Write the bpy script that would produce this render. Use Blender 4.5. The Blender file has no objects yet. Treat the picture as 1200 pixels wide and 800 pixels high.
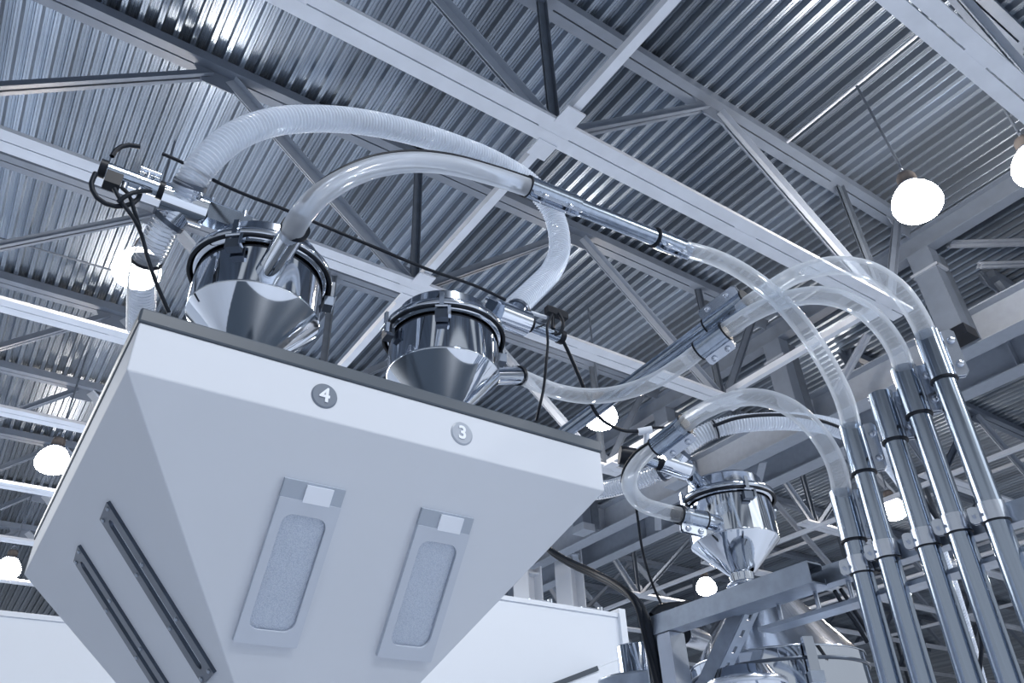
import bpy, math, random
from mathutils import Vector, Matrix
random.seed(7)
C = bpy.context.scene.collection
PI = math.pi
# ------------------------------------------------------------------ camera model
F = 912.69
RW = ((0.8263604664770483, 0.28781465475542, 0.4840362630545923),
      (-0.56172786464244, 0.48214724826643846, 0.6723063565617599),
      (-0.039877130389243676, -0.827464050879022, 0.5601009364166423))
EYE = Vector((0.0, 0.0, 1.6))

def ray(px, py):
    u = ((px - 600.0) / F, (py - 400.0) / F, 1.0)
    return Vector([r[0]*u[0] + r[1]*u[1] + r[2]*u[2] for r in RW])
def at_d(px, py, t): return EYE + ray(px, py) * t
def at_x(px, py, x):
    d = ray(px, py); return EYE + d * (x / d.x)
def at_y(px, py, y):
    d = ray(px, py); return EYE + d * (y / d.y)
def at_z(px, py, z):
    d = ray(px, py); return EYE + d * ((z - 1.6) / d.z)
def on_plane(px, py, o, n):
    d = ray(px, py); return EYE + d * ((o - EYE).dot(n) / d.dot(n))

# ------------------------------------------------------------------ materials
def new_mat(name):
    m = bpy.data.materials.new(name); m.use_nodes = True
    nt = m.node_tree; return m, nt, nt.nodes['Principled BSDF']
def setp(b, **k):
    for n, v in k.items():
        n = n.replace('_', ' ')
        if n in b.inputs: b.inputs[n].default_value = v
def paint(name, col, rough=.45, metal=0., noise=.06, scale=6., bump=0., stretch=None, coat=0., detail=4):
    m, nt, b = new_mat(name)
    setp(b, Roughness=rough, Metallic=metal, Coat_Weight=coat)
    tc = nt.nodes.new('ShaderNodeTexCoord'); mp = nt.nodes.new('ShaderNodeMapping')
    if stretch: mp.inputs['Scale'].default_value = stretch
    nz = nt.nodes.new('ShaderNodeTexNoise'); nz.inputs['Scale'].default_value = scale; nz.inputs['Detail'].default_value = detail
    nt.links.new(tc.outputs['Object'], mp.inputs['Vector']); nt.links.new(mp.outputs['Vector'], nz.inputs['Vector'])
    rp = nt.nodes.new('ShaderNodeValToRGB')
    rp.color_ramp.elements[0].position = .3; rp.color_ramp.elements[1].position = .7
    rp.color_ramp.elements[0].color = (*[c*(1-noise) for c in col], 1)
    rp.color_ramp.elements[1].color = (*[min(1, c*(1+noise)) for c in col], 1)
    nt.links.new(nz.outputs['Fac'], rp.inputs['Fac']); nt.links.new(rp.outputs['Color'], b.inputs['Base Color'])
    if bump:
        bp = nt.nodes.new('ShaderNodeBump'); bp.inputs['Strength'].default_value = bump; bp.inputs['Distance'].default_value = .01
        nt.links.new(nz.outputs['Fac'], bp.inputs['Height']); nt.links.new(bp.outputs['Normal'], b.inputs['Normal'])
    return m
M = {}
M['white'] = paint('white_enamel', (.56, .60, .67), .6, noise=.015, scale=2)
M['white'].node_tree.nodes['Principled BSDF'].inputs['Specular IOR Level'].default_value = .25
M['rim'] = paint('grey_rim', (.055, .072, .095), .4, noise=.05)
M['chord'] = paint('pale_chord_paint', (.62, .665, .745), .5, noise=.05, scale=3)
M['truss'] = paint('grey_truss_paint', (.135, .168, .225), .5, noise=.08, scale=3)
M['dark'] = paint('dark_steel_paint', (.10, .125, .165), .5, noise=.1)
M['girder'] = paint('girder_paint', (.30, .345, .42), .5, noise=.05)
M['deck'] = paint('galvanised_deck', (.225, .27, .335), .32, metal=.68, noise=.25, scale=1., stretch=(1.5, .01, .01), detail=0)
M['chrome'] = paint('polished_steel', (.70, .75, .83), .06, metal=1., noise=.03, scale=3)
M['lid'] = paint('polished_lid_steel', (.55, .60, .68), .13, metal=1., noise=.03)
M['brushed'] = paint('brushed_steel', (.38, .44, .53), .17, metal=1., noise=.12, scale=60, stretch=(1, 1, .03))
M['galv'] = paint('galvanised_channel', (.31, .36, .44), .34, metal=.8, noise=.1, scale=30)
M['alu'] = paint('clean_aluminium', (.58, .63, .72), .22, metal=.9, noise=.05, scale=20)
M['slotsteel'] = paint('dark_slot_steel', (.085, .105, .14), .34, metal=.7, noise=.12, scale=20)
M['rubber'] = paint('black_rubber', (.012, .016, .024), .45, noise=.1)
M['blackplastic'] = paint('black_plastic', (.012, .015, .022), .4, noise=.1)
for k in ('rubber', 'blackplastic'): M[k].node_tree.nodes['Principled BSDF'].inputs['Specular IOR Level'].default_value = .15
M['panel'] = paint('white_booth_panel', (.72, .77, .85), .35, noise=.01, scale=1)
M['floor'] = paint('pale_hall_floor', (.55, .59, .66), .5, noise=.08, scale=.4)
M['badge_dark'] = paint('badge_dark', (.13, .16, .21), .4)
M['badge_mid'] = paint('badge_mid', (.30, .34, .41), .35)
M['tab'] = paint('white_tab', (.70, .75, .84), .35, noise=.01)
M['strip'] = paint('grey_label_strip', (.33, .38, .46), .3, noise=.02)
M['frame'] = paint('pale_frame_plastic', (.46, .51, .60), .35, noise=.01)
M['housing'] = paint('lamp_housing', (.12, .11, .11), .5)

def mat_pellets():
    m, nt, b = new_mat('resin_pellets')
    tc = nt.nodes.new('ShaderNodeTexCoord')
    v = nt.nodes.new('ShaderNodeTexVoronoi'); v.inputs['Scale'].default_value = 420
    nt.links.new(tc.outputs['Object'], v.inputs['Vector'])
    r = nt.nodes.new('ShaderNodeValToRGB')
    r.color_ramp.elements[0].color = (1., 1., 1., 1); r.color_ramp.elements[1].color = (.68, .72, .78, 1)
    r.color_ramp.elements[1].position = .75
    nt.links.new(v.outputs['Distance'], r.inputs['Fac']); nt.links.new(r.outputs['Color'], b.inputs['Base Color'])
    bp = nt.nodes.new('ShaderNodeBump'); bp.inputs['Strength'].default_value = .5; bp.inputs['Distance'].default_value = .002; bp.invert = True
    nt.links.new(v.outputs['Distance'], bp.inputs['Height']); nt.links.new(bp.outputs['Normal'], b.inputs['Normal'])
    setp(b, Roughness=.5); return m
M['pellets'] = mat_pellets()

def mat_clear(name, tint, body, bodycol, rough=.05, gloss=.9):
    """thin-walled clear plastic: see-through, glossy by Fresnel, a little milky"""
    m = bpy.data.materials.new(name); m.use_nodes = True; nt = m.node_tree; nt.nodes.clear()
    out = nt.nodes.new('ShaderNodeOutputMaterial')
    tr = nt.nodes.new('ShaderNodeBsdfTransparent'); tr.inputs['Color'].default_value = (*tint, 1)
    df = nt.nodes.new('ShaderNodeBsdfDiffuse'); df.inputs['Color'].default_value = (*bodycol, 1)
    tl = nt.nodes.new('ShaderNodeBsdfTranslucent'); tl.inputs['Color'].default_value = (*bodycol, 1)
    ad = nt.nodes.new('ShaderNodeMixShader'); ad.inputs['Fac'].default_value = .5
    nt.links.new(df.outputs[0], ad.inputs[1]); nt.links.new(tl.outputs[0], ad.inputs[2])
    lw = nt.nodes.new('ShaderNodeLayerWeight'); lw.inputs['Blend'].default_value = .22
    ma = nt.nodes.new('ShaderNodeMapRange'); ma.inputs['To Min'].default_value = body; ma.inputs['To Max'].default_value = min(1, body + .8)
    nt.links.new(lw.outputs['Facing'], ma.inputs['Value'])
    mx = nt.nodes.new('ShaderNodeMixShader'); nt.links.new(ma.outputs['Result'], mx.inputs['Fac'])
    nt.links.new(tr.outputs[0], mx.inputs[1]); nt.links.new(ad.outputs[0], mx.inputs[2])
    gl = nt.nodes.new('ShaderNodeBsdfGlossy'); gl.inputs['Roughness'].default_value = rough; gl.inputs['Color'].default_value = (gloss, gloss, gloss, 1)
    fr = nt.nodes.new('ShaderNodeFresnel'); fr.inputs['IOR'].default_value = 1.5
    ml = nt.nodes.new('ShaderNodeMath'); ml.operation = 'MULTIPLY'; ml.inputs[1].default_value = .6; nt.links.new(fr.outputs[0], ml.inputs[0])
    m2 = nt.nodes.new('ShaderNodeMixShader'); nt.links.new(ml.outputs[0], m2.inputs['Fac'])
    nt.links.new(mx.outputs[0], m2.inputs[1]); nt.links.new(gl.outputs[0], m2.inputs[2])
    nt.links.new(m2.outputs[0], out.inputs['Surface']); return m
M['clear'] = mat_clear('clear_hose_plastic', (.92, .95, .98), .20, (.88, .93, 1.), .05)
M['clearmilk'] = mat_clear('milky_hose_plastic', (.88, .92, .97), .30, (.84, .90, 1.), .08)
M['ribbed'] = mat_clear('ribbed_hose_plastic', (.85, .9, .96), .42, (.84, .90, 1.), .12)
M['pane'] = mat_clear('sight_pane', (.93, .95, .98), .02, (.8, .85, .93), .02)

def mat_emit(name, col, s):
    m, nt, b = new_mat(name); setp(b, Base_Color=(.9, .9, .9, 1), Emission_Color=(*col, 1), Emission_Strength=s, Roughness=.4); return m
M['lamp'] = mat_emit('opal_lamp_glow', (1., .89, .78), 85.)

# ------------------------------------------------------------------ mesh builder
class MB:
    def __init__(s): s.v = []; s.f = []; s.sm = []
    def add(s, vs, fs, smooth=False):
        o = len(s.v); s.v += [Vector(v) for v in vs]
        for f in fs: s.f.append([i + o for i in f]); s.sm.append(smooth)
        return s
    def box(s, c, size, rot=None):
        x, y, z = [q/2 for q in size]; c = Vector(c)
        vs = [Vector(p) for p in ((-x,-y,-z),(x,-y,-z),(x,y,-z),(-x,y,-z),(-x,-y,z),(x,-y,z),(x,y,z),(-x,y,z))]
        if rot is not None: vs = [rot @ v for v in vs]
        return s.add([v + c for v in vs], [(0,3,2,1),(4,5,6,7),(0,1,5,4),(1,2,6,5),(2,3,7,6),(3,0,4,7)])
    def bx(s, lo, hi):
        return s.box([(a+b)/2 for a, b in zip(lo, hi)], [b-a for a, b in zip(lo, hi)])
    def bar(s, p0, p1, w, h, up=(0, 0, 1), off=(0, 0)):
        """box along p0-p1, width w across, height h along up-ish"""
        p0, p1 = Vector(p0), Vector(p1); d = (p1-p0); L = d.length; d.normalize()
        side = d.cross(Vector(up))
        if side.length < 1e-4: side = d.cross(Vector((1, 0, 0)))
        side.normalize(); u = side.cross(d)
        rot = Matrix((side, d, u)).transposed()
        return s.box((p0+p1)/2 + side*off[0] + u*off[1], (w, L, h), rot)
    def tube(s, pts, r, seg=20, cap=True, smooth=True):
        pts = [Vector(p) for p in pts]; n = len(pts)
        rr = r if isinstance(r, (list, tuple)) else [r]*n
        tg = []
        for i in range(n):
            t = pts[min(i+1, n-1)] - pts[max(i-1, 0)]
            tg.append(t.normalized())
        a = tg[0].orthogonal().normalized(); vs = []
        for i in range(n):
            a = (a - tg[i]*a.dot(tg[i])).normalized(); b = tg[i].cross(a)
            for k in range(seg):
                th = 2*PI*k/seg
                vs.append(pts[i] + (a*math.cos(th) + b*math.sin(th))*rr[i])
        fs = [(i*seg+k, i*seg+(k+1) % seg, (i+1)*seg+(k+1) % seg, (i+1)*seg+k) for i in range(n-1) for k in range(seg)]
        s.add(vs, fs, smooth)
        if cap:
            s.add([v for v in vs[:seg]], [tuple(reversed(range(seg)))]); s.add(vs[-seg:], [tuple(range(seg))])
        return s
    def cyl(s, p0, p1, r, r2=None, seg=24, cap=True):
        return s.tube([p0, p1], [r, r if r2 is None else r2], seg, cap)
    def lathe(s, prof, o=(0, 0, 0), axis=(0, 0, 1), seg=64, smooth=True):
        """prof: list of (radius, height along axis); sharp corners where a point is doubled"""
        o = Vector(o); ax = Vector(axis).normalized(); a = ax.orthogonal().normalized(); b = ax.cross(a)
        if abs(ax.z) > .99: a = Vector((1, 0, 0)); b = ax.cross(a)
        base = len(s.v); n = len(prof)
        for (r, h) in prof:
            for k in range(seg):
                th = 2*PI*k/seg
                s.v.append(o + ax*h + (a*math.cos(th) + b*math.sin(th))*r)
        for i in range(n-1):
            if prof[i] == prof[i+1]: continue
            for k in range(seg):
                s.f.append([base+i*seg+k, base+i*seg+(k+1) % seg, base+(i+1)*seg+(k+1) % seg, base+(i+1)*seg+k]); s.sm.append(smooth)
        return s
    def prism(s, poly, o, u, v, n, depth):
        """polygon (in u,v about o) extruded along n by depth"""
        o, u, v, n = Vector(o), Vector(u), Vector(v), Vector(n); k = len(poly)
        A = [o + u*p[0] + v*p[1] for p in poly]; B = [q + n*depth for q in A]
        return s.add(A+B, [tuple(range(k)), tuple(reversed(range(k, 2*k)))] + [(i, k+i, k+(i+1) % k, (i+1) % k) for i in range(k)])
    def build(s, name, m, parent=None, org=None):
        if org is None: org = Vector((0, 0, 0)) if parent is None else root_loc(parent)
        me = bpy.data.meshes.new(name)
        me.from_pydata([tuple(v - org) for v in s.v], [], s.f)
        me.polygons.foreach_set('use_smooth', s.sm); me.materials.append(m if not isinstance(m, str) else M[m])
        me.validate(); me.update()
        import bmesh
        b = bmesh.new(); b.from_mesh(me); bmesh.ops.recalc_face_normals(b, faces=b.faces); b.to_mesh(me); b.free()
        ob = bpy.data.objects.new(name, me); C.objects.link(ob)
        if parent is not None: ob.parent = parent
        return ob
LOC = {}
def root_loc(o):
    p = o
    while p.parent is not None: p = p.parent
    return LOC.get(p.name, Vector((0, 0, 0)))
def tag(o, label=None, cat=None, group=None, kind=None):
    if label: o['label'] = label
    if cat: o['category'] = cat
    if group: o['group'] = group
    if kind: o['kind'] = kind
    return o
def thing(name, label, cat, loc, group=None):
    o = bpy.data.objects.new(name, None); C.objects.link(o); o.empty_display_size = .1
    o.location = Vector(loc); LOC[o.name] = Vector(loc)
    return tag(o, label, cat, group)
def solo(mb, name, m, label, cat, org, group=None, kind=None):
    """a thing that is one mesh, its origin at org"""
    o = mb.build(name, m, None, Vector(org)); o.location = Vector(org); LOC[o.name] = Vector(org)
    return tag(o, label, cat, group, kind)
def dup(root, loc, label):
    r = root.copy(); C.objects.link(r); r.location = Vector(loc); r['label'] = label; LOC[r.name] = Vector(loc)
    for ch in list(root.children):
        c = ch.copy(); C.objects.link(c); c.parent = r
        for g in list(ch.children):
            d = g.copy(); C.objects.link(d); d.parent = c
    return r
def spline(P, n=12):
    P = [Vector(p) for p in P]; Q = [P[0]*2-P[1]] + P + [P[-1]*2-P[-2]]; out = []
    for i in range(1, len(Q)-2):
        a, b, c, d = Q[i-1:i+3]
        # centripetal Catmull-Rom
        t1 = max((b-a).length**.5, 1e-5); t2 = t1 + max((c-b).length**.5, 1e-5); t3 = t2 + max((d-c).length**.5, 1e-5)
        for k in range(n):
            t = t1 + (t2-t1)*k/n
            A1 = a*((t1-t)/t1) + b*(t/t1); A2 = b*((t2-t)/(t2-t1)) + c*((t-t1)/(t2-t1)); A3 = c*((t3-t)/(t3-t2)) + d*((t-t2)/(t3-t2))
            B1 = A1*((t2-t)/t2) + A2*(t/t2); B2 = A2*((t3-t)/(t3-t1)) + A3*((t-t1)/(t3-t1))
            out.append(B1*((t2-t)/(t2-t1)) + B2*((t-t1)/(t2-t1)))
    out.append(P[-1]); return out
def resample(pts, step):
    out = [pts[0]]; acc = 0.
    for a, b in zip(pts, pts[1:]):
        L = (b-a).length; x = step-acc
        while x <= L: out.append(a.lerp(b, x/L)); x += step
        acc = (acc+L) % step
    out.append(pts[-1]); return out
def loop_pts(w, h, r, n=6):
    """rounded rectangle, corners counter-clockwise, centred"""
    out = []
    for (sx, sy, a0) in ((1, 1, 0), (-1, 1, PI/2), (-1, -1, PI), (1, -1, 1.5*PI)):
        for k in range(n+1):
            a = a0 + PI/2*k/n
            out.append((sx*(w/2-r) + r*math.cos(a), sy*(h/2-r) + r*math.sin(a)))
    return out

# ------------------------------------------------------------------ world, camera, light
sc = bpy.context.scene
sc.view_settings.view_transform = 'Standard'; sc.view_settings.look = 'None'
sc.view_settings.gamma = 1; sc.view_settings.use_curve_mapping = False
sc.view_settings.exposure = 0.08
LAMP_W = 640.
sc.cycles.use_denoising = True
sc.cycles.max_bounces = 10; sc.cycles.transparent_max_bounces = 24
w = bpy.data.worlds.new('hall_daylight'); sc.world = w; w.use_nodes = True
bg = w.node_tree.nodes['Background']; bg.inputs['Color'].default_value = (.86, .92, 1., 1); bg.inputs['Strength'].default_value = .5
cam = bpy.data.cameras.new('camera'); co = bpy.data.objects.new('camera', cam); C.objects.link(co)
cam.sensor_width = 36; cam.lens = F/1200*36; cam.clip_start = .02; cam.clip_end = 500
r = Vector([RW[i][0] for i in range(3)]); d = Vector([RW[i][1] for i in range(3)]); f = Vector([RW[i][2] for i in range(3)])
mw = Matrix((r, -d, -f)).transposed().to_4x4(); mw.translation = EYE; co.matrix_world = mw
sc.camera = co
def area(name, loc, target, size, power, col):
    l = bpy.data.lights.new(name, 'AREA'); l.shape = 'RECTANGLE'; l.size, l.size_y = size; l.energy = power; l.color = col
    o = bpy.data.objects.new(name, l); C.objects.link(o); o.location = loc
    o.rotation_euler = (Vector(target)-Vector(loc)).to_track_quat('-Z', 'Y').to_euler(); return o
area('added_front_fill', (6, -9, 6), (1, 2, 2.2), (6, 3), 60, (.93, .97, 1.))  # added fill from the front right for the fascia, not a known lamp
area('added_floor_fill', (-3, 21, 9.2), (-3, 21.01, 0), (16, 16), 4300, (.96, .98, 1.))  # added light; its bounce off the floor brightens the left deck and chords
# the hall's other hanging lamps, beside and behind the place the photo was taken from
for (x, y) in ((.76, -4.4), (10.6, -4.4), (10.8, 28), (32, 11.6), (.76, -12.4), (10.6, -12.4), (22.4, 28)):
    l = bpy.data.lights.new('hall_lamp_light', 'AREA'); l.shape = 'DISK'; l.size = .8; l.energy = LAMP_W; l.color = (.95, .97, 1.)
    o = bpy.data.objects.new('hall_lamp_light', l); C.objects.link(o); o.location = (x, y, 9.7)

# ------------------------------------------------------------------ setting: floor, roof deck
fl = MB().add([(-40, -40, 0), (90, -40, 0), (90, 90, 0), (-40, 90, 0)], [(0, 1, 2, 3)]).build('floor', 'floor'); tag(fl, kind='structure')
ZB, ZT = 9.8, 12.82           # undersides of the bottom and of the top chords
ZD = ZT + .19
def deck(mb, x0, x1, y0, y1, z, pitch=.270, h=.125):
    prof = [(0, 0), (.030, 0), (.036, .008), (.044, .008), (.050, 0), (.080, 0), (.112, h), (.136, h), (.142, h-.014), (.156, h-.014), (.162, h), (.190, h), (.196, h-.014), (.208, h-.014), (.214, h), (.238, h)]
    xs = []
    n = int((x1-x0)/pitch)
    for i in range(n):
        for (a, b) in prof: xs.append((x0 + i*pitch + a, b))
    vs = [(x, y0, z+b) for x, b in xs] + [(x, y1, z+b) for x, b in xs]; k = len(xs)
    mb.add(vs, [(i, i+1, k+i+1, k+i) for i in range(k-1)])
    return mb
dmb = deck(MB(), -22, 112, -7, 88, ZD)
for y in (-10, -13, -16, -19, -22, -25, -28): deck(dmb, -22, 40, y-.3, y+1.6, ZD)     # unseen strips; gaps added to let daylight in and streak the chrome
dk = dmb.build('ceiling', 'deck'); tag(dk, kind='structure')

# ------------------------------------------------------------------ roof trusses
def chord(mb, x0, x1, z, w, h, gap, fill):
    for s in (-1, 1): mb.bx((x0, s*gap/2 if s > 0 else -gap/2-w, z), (x1, gap/2+w if s > 0 else -gap/2, z+h))
    for x in fill: mb.bx((x-.25, -gap/2, z+.004), (x+.25, gap/2, z+h-.01))
def member(p0, p1, w, gap, flange=.012):
    """a pair of angles back to back"""
    mb = MB()
    for s in (-1, 1):
        mb.bar(p0, p1, w, flange, up=(0, 1, 0), off=(0, s*(gap/2+flange/2)))
    for s in (-1, 1):
        q0, q1 = Vector(p0), Vector(p1); dd = (q1-q0).normalized(); side = dd.cross(Vector((0, 1, 0))).normalized()
        o = side*(w/2-flange/2)
        for t in (-1,):
            mb.bar(q0 - o*1, q1 - o*1, flange, w*.55, up=(0, 1, 0), off=(0, s*(gap/2 + w*.275)))
    return mb
def make_truss(x0, x1, bots, tops, end):
    t = thing('roof_truss', '', 'roof truss', (0, 0, 0), 'roof trusses')
    mb = MB(); chord(mb, bots[0]-.6 if x0 > 10 else x0, bots[-1]+.6 if x1 < 20 else x1, ZB, .2, .06, .022, bots + [a for a in tops if bots[0] < a < bots[-1]]); mb.build('bottom_chord', 'chord', t)
    mb = MB(); chord(mb, x0, x1, ZT, .165, .19, .03, bots + tops); mb.build('top_chord', 'truss', t)
    for b in bots:
        MB().prism([(-.38, -.02), (.38, -.02), (.2, .36), (-.2, .36)], (b, -.01, ZB+.06), (1, 0, 0), (0, 0, 1), (0, 1, 0), .02).build('gusset_plate', 'truss', t)
        member((b, 0, ZB+.12), (b, 0, ZT+.02), .13, .03).build('post', 'dark', t)
    for a in tops:
        MB().prism([(-.45, .03), (.45, .03), (.25, -.32), (-.25, -.32)], (a, -.01, ZT), (1, 0, 0), (0, 0, 1), (0, 1, 0), .02).build('gusset_plate', 'truss', t)
    allm = []
    for b in bots:
        for a in tops:
            if abs(a-b) < 4.2: allm.append((b, a))
    for (b, a) in allm:
        s = 1 if a > b else -1
        big = s < 0
        member((b+.16*s, 0, ZB+.1), (a-.16*s, 0, ZT-.06), .19 if big else .15, .03).build('diagonal', 'girder' if big else 'truss', t)
    return t
XE = 14.4
names1 = {
 -1: 'pale truss cutting across the upper right corner of the roof',
 0: 'long pale roof truss passing above the ribbed hose arch and the clear hose bends',
 1: 'pale roof truss passing behind the two receivers on the blender',
 2: 'roof truss whose bottom chord crosses just above the blender top left corner',
 3: 'roof truss behind the left edge of the blender, next beyond the hose lamp',
 4: 'roof truss just in front of the lamp at the left edge of the blender',
 5: 'roof truss just behind the lamp at the left edge of the blender',
 6: 'distant roof truss at the lower left lamp beside the blender side wall',
 7: 'farthest roof truss seen low at the left above the white booth wall'}
def ty(k): return 5.4 + 3.99*(k)
base = make_truss(-6.6, XE+.1, [-2.75, 4.75, 12.25], [-6.4, 1., 8.55, 14.35], True)
first = True
for k, lab in names1.items():
    yk = 1.6 if k == -1 else ty(k)
    if first: base.location = (0, yk, 0); base['label'] = lab; first = False; LOC[base.name] = Vector((0, yk, 0))
    else: dup(base, (0, yk, 0), lab)
XF = 18.0
names2 = {
 -1: 'far bay truss running out of the picture at the right edge behind the steel pipes',
 0: 'far bay truss crossing behind the rightmost steel pipe',
 1: 'far bay truss behind the row of steel pipes, above the hanging lamp',
 2: 'far bay truss passing behind the lone receiver on the right',
 3: 'far bay truss just above the lamp under the lone receiver',
 4: 'far bay truss behind the lamp under the lone receiver',
 5: 'far bay truss meeting the tall pale columns behind the booth wall',
 6: 'farthest far bay truss beyond the tall pale columns'}
base2 = make_truss(XF, 55, [20.6, 28.1, 35.6, 43.1, 50.6], [18.05, 24.35, 31.85, 39.35, 46.85, 54.2], False)
first = True
for k, lab in names2.items():
    yk = 1.6 if k == -1 else ty(k)
    if first: base2.location = (0, yk, 0); base2['label'] = lab; base2['group'] = 'far bay trusses'; first = False; LOC[base2.name] = Vector((0, yk, 0))
    else: dup(base2, (0, yk, 0), lab)
# ties across the trusses
for x, yy, lab in ((4.78, ((1.6, 5.2), (5.6, 9.2), (9.6, 13.2)), 'beside the ribbed hose'), (12.3, ((5.6, 9.2), (9.6, 13.2)), 'near the steel pipes')):
    for i, (a, b) in enumerate(yy):
        L = {(4.78, 0): 'narrow pale tie bar running up to the top edge from the long truss',
             (4.78, 1): 'narrow pale tie bar between the two trusses behind the ribbed hose arch',
             (4.78, 2): 'narrow pale tie bar running down behind the middle receiver',
             (12.3, 0): 'narrow tie bar between trusses behind the clear hose bends',
             (12.3, 1): 'narrow tie bar between trusses behind the long slanted steel pipe'}[(x, i)]
        mb = MB(); mb.bar((x, a, ZB+.1), (x, b, ZB+.1), .13, .13)
        for e, s in ((a, 1), (b, -1)): mb.box((x, e+.12*s, ZB+.0), (.3, .3, .03))
        solo(mb, 'tie_bar', 'chord', L, 'tie bar', (x, a, ZB))
for x, lab in ((20.6, 'pale tie bar under the far bay trusses, nearest the girders'), (28.1, 'pale tie bar under the far bay trusses, midway'), (35.6, 'pale tie bar under the far bay trusses, farthest from the girders')):
    solo(MB().bar((x, -1, ZB-.02), (x, 30, ZB-.02), .14, .1).bar((x+1.2, -1, ZT-.05), (x+1.2, 30, ZT-.05), .1, .1), 'tie_bar', 'chord', lab, 'tie bar', (x, -1, ZB), 'far bay tie bars')
for i, (x, y) in enumerate(((24.35, 0), (24.35, 1), (31.85, 0), (31.85, 1), (31.85, 2))):
    a = Vector((x-3.75, ty(y), ZB+.115)); b_ = Vector((x+3.75, ty(y+1), ZB+.115))
    solo(MB().bar(a, b_, .12, .08), 'sway_brace', 'truss', ['slanted grey brace behind the two right pipes', 'slanted grey brace behind the middle pipes', 'slanted grey brace far behind the right pipes', 'slanted grey brace far behind the middle pipes', 'slanted grey brace far behind the shortest pipe'][i], 'brace', a, 'far bay sway braces')
# girders along Y where the bays meet
def ibeam(x, y0, y1, z, w, h, tf=.03, tw=.02):
    return MB().bx((x-w/2, y0, z), (x+w/2, y1, z+tf)).bx((x-w/2, y0, z+h-tf), (x+w/2, y1, z+h)).bx((x-tw/2, y0, z+tf), (x+tw/2, y1, z+h-tf))
for x, lab, nm in ((15.75, 'grey overhead girder with wide pale underside, nearer one of the pair', 0), (17.45, 'grey overhead girder, farther one of the pair', 1)):
    t = thing('runway_girder', lab, 'girder', (x, -1, 10.08), 'overhead runway girders')
    ibeam(x, -1, 40, 10.08, .5, .78).build('beam', 'girder', t)
    MB().bx((x-.07, -1, 10.865), (x+.07, 40, 10.96)).build('crane_rail', 'dark', t)
    mb = MB()
    for i in range(9):
        y = ty(-1) + i*3.99
        for s in (-1, 1): mb = MB().bx((x + (.012 if s > 0 else -.24), y-.008, 10.115), (x + (.24 if s > 0 else -.012), y+.008, 10.82)); mb.build('stiffener', 'girder', t) if i < 7 else None
for i in range(8):
    y = ty(0) - 1.9 + i*3.99
    lab = ['flat cross piece between the paired girders at the right edge', 'flat cross piece between the paired girders, second from the right edge', 'flat cross piece between the paired girders behind the steel pipes',
           'flat cross piece between the paired girders behind the lone receiver', 'flat cross piece between the paired girders left of the lone receiver', 'flat cross piece between the paired girders near the pale columns', 'flat cross piece between the paired girders at the pale columns', 'flat cross piece between the paired girders beyond the pale columns'][i]
    if i < 5: solo(MB().bar((16.12, y, 10.1), (17.08, y+1., 10.1), .2, .04), 'cross_brace', 'girder', lab, 'brace', (16.02, y, 10.1), 'girder cross pieces')
# upper girder, hangers
t = thing('eaves_girder', 'pale upper girder running toward the top right glow, hangers below it', 'girder', (14.8, -1, 12.3), None)
ibeam(14.8, -1, 40, 12.16, .3, .5).build('beam', 'truss', t)
MB().bx((15.0, -1, 12.3), (15.12, 40, 12.45)).build('angle_rail', 'girder', t)
hl = {-1: 'box hanger post above the right edge of the roof view', 0: 'pale box hanger post with dark end, above the rightmost steel pipe', 1: 'box hanger post behind the clear hose bend, left of the steel pipes', 2: 'box hanger post behind the lone receiver',
      3: 'box hanger post seen left of the lone receiver, under the clear loop', 4: 'box hanger post above the pale columns'}
for k in (0, 1, 2, 3, 4):
    y = ty(k)
    t = thing('hanger_post', hl[k], 'hanger', (14.85, y, 9.8), 'hanger posts')
    MB().bx((14.66, y-.24, 10.12), (14.98, y-.19, 12.15)).bx((14.66, y+.19, 10.12), (14.98, y+.24, 12.15)).bx((14.64, y-.24, 10.12), (14.66, y+.24, 12.15)).build('box_post', 'truss', t)
    MB().bx((14.6, y-.3, 11.6), (15.02, y-.245, 11.66)).bx((14.6, y+.245, 11.6), (15.02, y+.3, 11.66)).bx((14.585, y-.3, 11.6), (14.635, y+.3, 11.66)).build('band', 'girder', t)
    MB().bx((15.02, y-.22, 10.0), (15.3, y+.22, 12.1)).build('back_post', 'dark', t)
    MB().bx((14.60, y-.28, 9.9), (15.05, y+.28, 10.12)).build('end_plate', 'blackplastic' if k == 0 else 'girder', t)  # black on the first one paints the shade of its open recessed end
# bracing members seen upper right
for (a, b, wd, lab) in ((at_x(1112, 286, 15.6), at_x(1235, 283, 18.), .2, 'upper of two level braces right of the hanger post'),
                        (at_x(1148, 311, 15.6), at_x(1235, 308, 18.), .16, 'lower of two level braces right of the hanger post'),
                        (at_x(1017, 392, 15.05), at_x(979, 460, 15.05), .2, 'slanted brace seen between the two clear hose bends')):
    mb = MB().bar(a, b, wd, .05).bar(a, b, .05, wd)
    solo(mb, 'bracing_member', 'girder', lab, 'brace', a)
# tall columns
for x, y, zc, lab in ((14.9, 20.47, 9.72, 'pale tall steel column behind the booth wall, wider left one of two'), (16.6, 20.4, 10.6, 'pale tall steel column behind the booth wall, right one of two')):
    t = thing('steel_column', lab, 'column', (x, y, 0), 'tall columns')
    MB().bx((x-.28, y-.42, 0), (x-.24, y+.42, zc)).bx((x+.24, y-.42, 0), (x+.28, y+.42, zc)).bx((x-.24, y-.02, 0), (x+.24, y+.02, zc)).build('shaft', 'panel', t)
    MB().bx((x-.3, y-.34, zc-.25), (x+.3, y+.34, zc-.2)).build('cap_plate', 'panel', t)
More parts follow.
